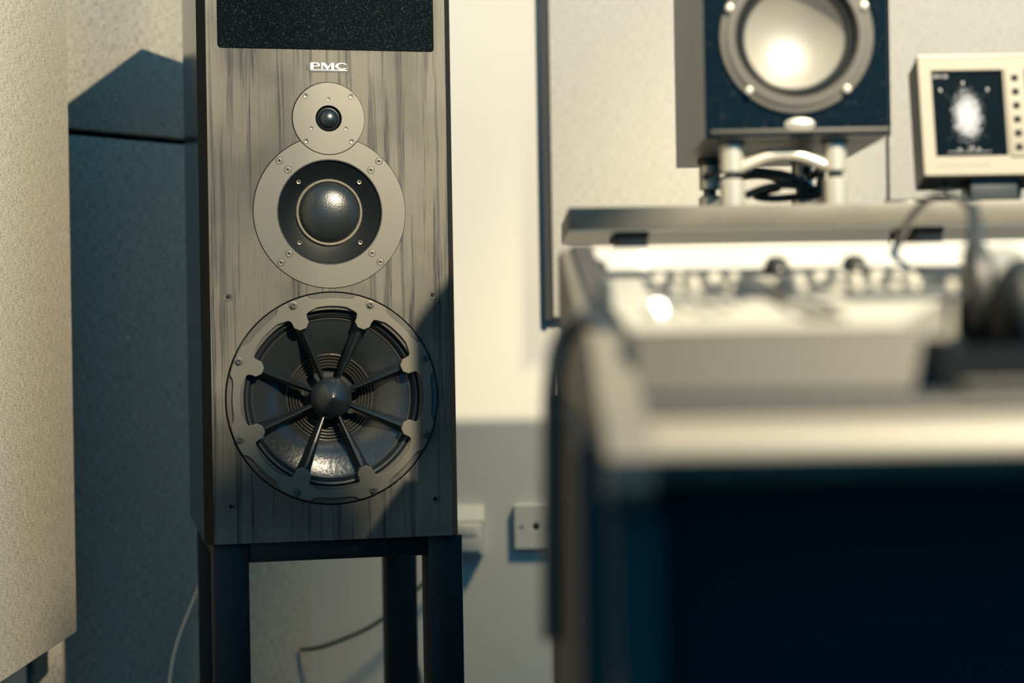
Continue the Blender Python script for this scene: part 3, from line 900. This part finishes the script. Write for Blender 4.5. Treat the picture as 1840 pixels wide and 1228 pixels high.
box('cabinet_body', (0, 0, 0.0), (CX1 - CKX, 0.287, CT - 0.02), M_CONBLACK, rc)
box('cabinet_top', (0, 0, CT - 0.02), (CX1 - CKX, 0.287, CT - 0.0005), M_KNOBD, rc)


def surf(d, lift=0.0):
    t = (d - S0[0]) / (S1[0] - S0[0])
    return H + S0[1] + (S1[1] - S0[1]) * t + lift


SL = math.atan2(S1[1] - S0[1], S1[0] - S0[0])
ME_BTN = box_mesh('push_button', (-0.0082, -0.032, 0), (0.0082, 0.032, 0.004), 0.001)
ME_KNB = lathe_mesh('rotary_knob', [(0.0055, 0), (0.0052, 0.006), (0.0038, 0.009), (0.0, 0.0095)], 14, 'z')
ME_FAD = box_mesh('fader_cap', (-0.005, -0.010, 0), (0.005, 0.010, 0.008), 0.002)
px_cols = [1172 + 33 * i for i in range(5)] + [1428 + 34 * i for i in range(9)]
for i, pxx in enumerate(px_cols):
    for r_, d in enumerate((1.66, 1.55, 1.42)):
        X = P(pxx + (r_ * 9) % 14, 540, d).x
        if X > WX - 0.012 or (i * 5 + r_ * 3) % 7 == 6: continue
        link('push_button', ME_BTN, M_KNOBD, co, (X, d, surf(d)), (SL, 0, 0))
    for r_, d in enumerate((1.645, 1.605, 1.49)):
        X = P(pxx + 14 - (r_ * 7) % 10, 540, d).x
        if X > WX - 0.012 or (i + r_) % 3 == 2: continue
        link('rotary_knob', ME_KNB, M_KNOBL, co, (X, d, surf(d)), (SL, 0, 0))
    d = 1.27 + 0.06 * ((i * 37) % 5) / 5
    X = P(pxx, 560, d).x
    if X < XT - 0.02: link('fader', ME_FAD, M_KNOBL, co, (X, d, surf(d)), (SL, 0, 0))
# dark module beside the centre column and at the left end
for pxx, d, w in ((1345, 1.45, 0.011), (1412, 1.50, 0.007), (1088, 1.50, 0.005), (1086, 1.42, 0.005), (1082, 1.62, 0.005), (1085, 1.34, 0.005)):
    X = P(pxx, 550, d).x
    box('dark_module', (X - w, d - 0.02, surf(d) - 0.002), (X + w, d + 0.02, surf(d) + 0.012), M_KNOBD, co, bevel=0.002)
X = P(1380, 560, 1.5).x
box('centre_strip', (X - 0.013, 1.22, surf(1.22) - 0.003), (X + 0.013, 1.70, surf(1.22) + 0.003), M_CONTAN, co, rot=None)
for ch in co.children:
    if ch.name.startswith('centre_strip'):
        me = ch.data
        for v in me.vertices: v.co.z += surf(v.co.y) - surf(1.22)
# round dark controls in the slot
for pxx in (1395, 1535, 1070):
    p = P(pxx, 497, 1.738)
    kb = lathe('monitor_knob', [(0.0, 0.0190), (0.0060, 0.0180), (0.0100, 0.0145), (0.0125, 0.008), (0.0132, 0.002), (0.0132, 0.0)], M_DEEP, co, loc=(p.x, p.y, H + 0.0605), seg=28, axis='z')
    lathe('knob_dot', [(0, -0.0142), (0.0018, -0.0136), (0.0018, -0.0120)], M_KNOBL, kb, loc=(0.002, 0, 0.005), seg=12)
for pxx, py, d in ((1157, 461, 1.77), (1182, 560, 1.30)):
    p = P(pxx, py, d)
    zz = surf(d) if d < 1.735 else H + 0.0755
    lathe('glint_dome', [(0.0, 0.008), (0.003, 0.007), (0.0042, 0.004), (0.0042, -0.004), (0.0, -0.004)], M_GLINT, co, loc=(p.x, p.y, max(zz, p.z - 0.004)), seg=16, axis='z')  # small glowing domes put in for blurred specular glints

# cable hung over the cheek
cab('cable', [P(992, 1150, 1.30), P(991, 900, 1.30), P(991, 760, 1.30), P(996, 650, 1.30), P(1014, 596, 1.30), P(1046, 568, 1.29), P(1082, 585, 1.28), P(1100, 612, 1.26), P(1104, 640, 1.22)], 0.0078, M_CABLE, 'black cable looped over the beige end of the console', None)

# ------------------------------------------------------------------ headphones standing upside down on the console
HD = 1.50
M_CUP = mat('ribbed_cup', (0.020, 0.022, 0.022), 0.45, spec=0.4)
hc = P(1760, 545, HD)
hp = thing('headphones', (hc.x + 0.02, HD, H - 0.0315), 0, 'black headphones with ribbed ear cups resting on the console', 'headphones')
ox, oz = hc.x - hp.location.x, hc.z - hp.location.z


def cup_prof(R, T):
    pr = []
    n = 14
    for i in range(n + 1):
        a = PI / 2 * i / n
        r = R * math.sin(a)
        t = -T * (math.cos(a) ** 1.2)
        pr.append((max(r, 0.0), t))
        if 2 < i < n - 1: pr.append((r + R * 0.028, t + T * 0.012))
    pr2 = [(r, -t) for r, t in reversed(pr[:-1])]
    return pr + pr2


c1 = lathe('ear_cup', cup_prof(0.054, 0.0165), M_CUP, hp, loc=(ox, 0, oz), rot=(0, 0, math.radians(-12)), seg=64, axis='x', smooth=20)
lathe('boot', [(0.0, 0.036), (0.0030, 0.036), (0.0048, 0.022), (0.0070, 0.006), (0.0125, -0.016), (0.0, -0.018)], M_RUBBER, c1, loc=(-0.003, 0, 0.050), seg=20, axis='z')
q = P(1836, 575, 1.44)
c2 = lathe('ear_cup', cup_prof(0.050, 0.026), M_DEEP, hp, loc=(q.x - hp.location.x, 1.44 - HD, q.z - hp.location.z), rot=(0, 0, math.radians(-8)), seg=48, axis='x', smooth=20)
q2 = P(1806, 478, 1.50)
lathe('yoke', [(0.0, -0.006), (0.016, -0.005), (0.019, 0.0), (0.016, 0.005), (0.0, 0.006)], M_ALU, hp, loc=(q2.x - hp.location.x, 1.50 - HD, q2.z - hp.location.z), seg=28, label='silver yoke')
tube('headband', [(ox, 0, oz - 0.045), (ox + 0.002, -0.06, oz - 0.046), (ox + 0.02, -0.10, oz - 0.047), (ox + 0.05, -0.10, oz - 0.046), (ox + 0.060, -0.06, oz - 0.042)], 0.0075, M_DEEP, hp)
cab('headphone_cable', [P(1752, 432, 1.50), P(1757, 408, 1.54), P(1748, 382, 1.60), P(1728, 356, 1.68), P(1692, 346, 1.70), P(1655, 366, 1.73), P(1632, 398, 1.76), P(1620, 425, 1.79), P(1610, 446, 1.82)], 0.0040, M_CABLE, 'thin black headphone cable arching in front of the shelf', None)

# ------------------------------------------------------------------ unseen blocker added over the console to shade the tower's foot
hm = thing('shade_blocker', (0.606, 1.12, H + 0.980), 0, 'small added blocker out of view above the console, shading the foot of the tower', 'light blocker')
lathe('body', [(0.0, 0.0), (0.032, 0.0), (0.037, 0.006), (0.037, 0.026)], M_ALU, hm, seg=32, axis='z')
lathe('blocker_top', [(0.037, 0.026), (0.037, 0.042), (0.028, 0.058), (0.008, 0.066), (0.004, 0.070)], M_KNOBD, hm, seg=32, axis='z')
tube('blocker_cord', [(0, 0, 0.068), (0.005, 0, 0.3), (-0.005, 0, 0.6), (0, 0, 0.95)], 0.003, M_CABLE, hm)

# ------------------------------------------------------------------ overall reflectance of paints, cloths and veneers
ALB = 0.60
for m in MATS.values():
    nt, N, L, b = nodes(m)
    sock = b.inputs['Base Color']
    if sock.is_linked:
        src = sock.links[0].from_socket
        L.new(mixc(m, 1.0, src, (ALB, ALB, ALB), 'MULTIPLY'), sock)
    else:
        c = sock.default_value
        sock.default_value = (c[0] * ALB, c[1] * ALB, c[2] * ALB, 1)
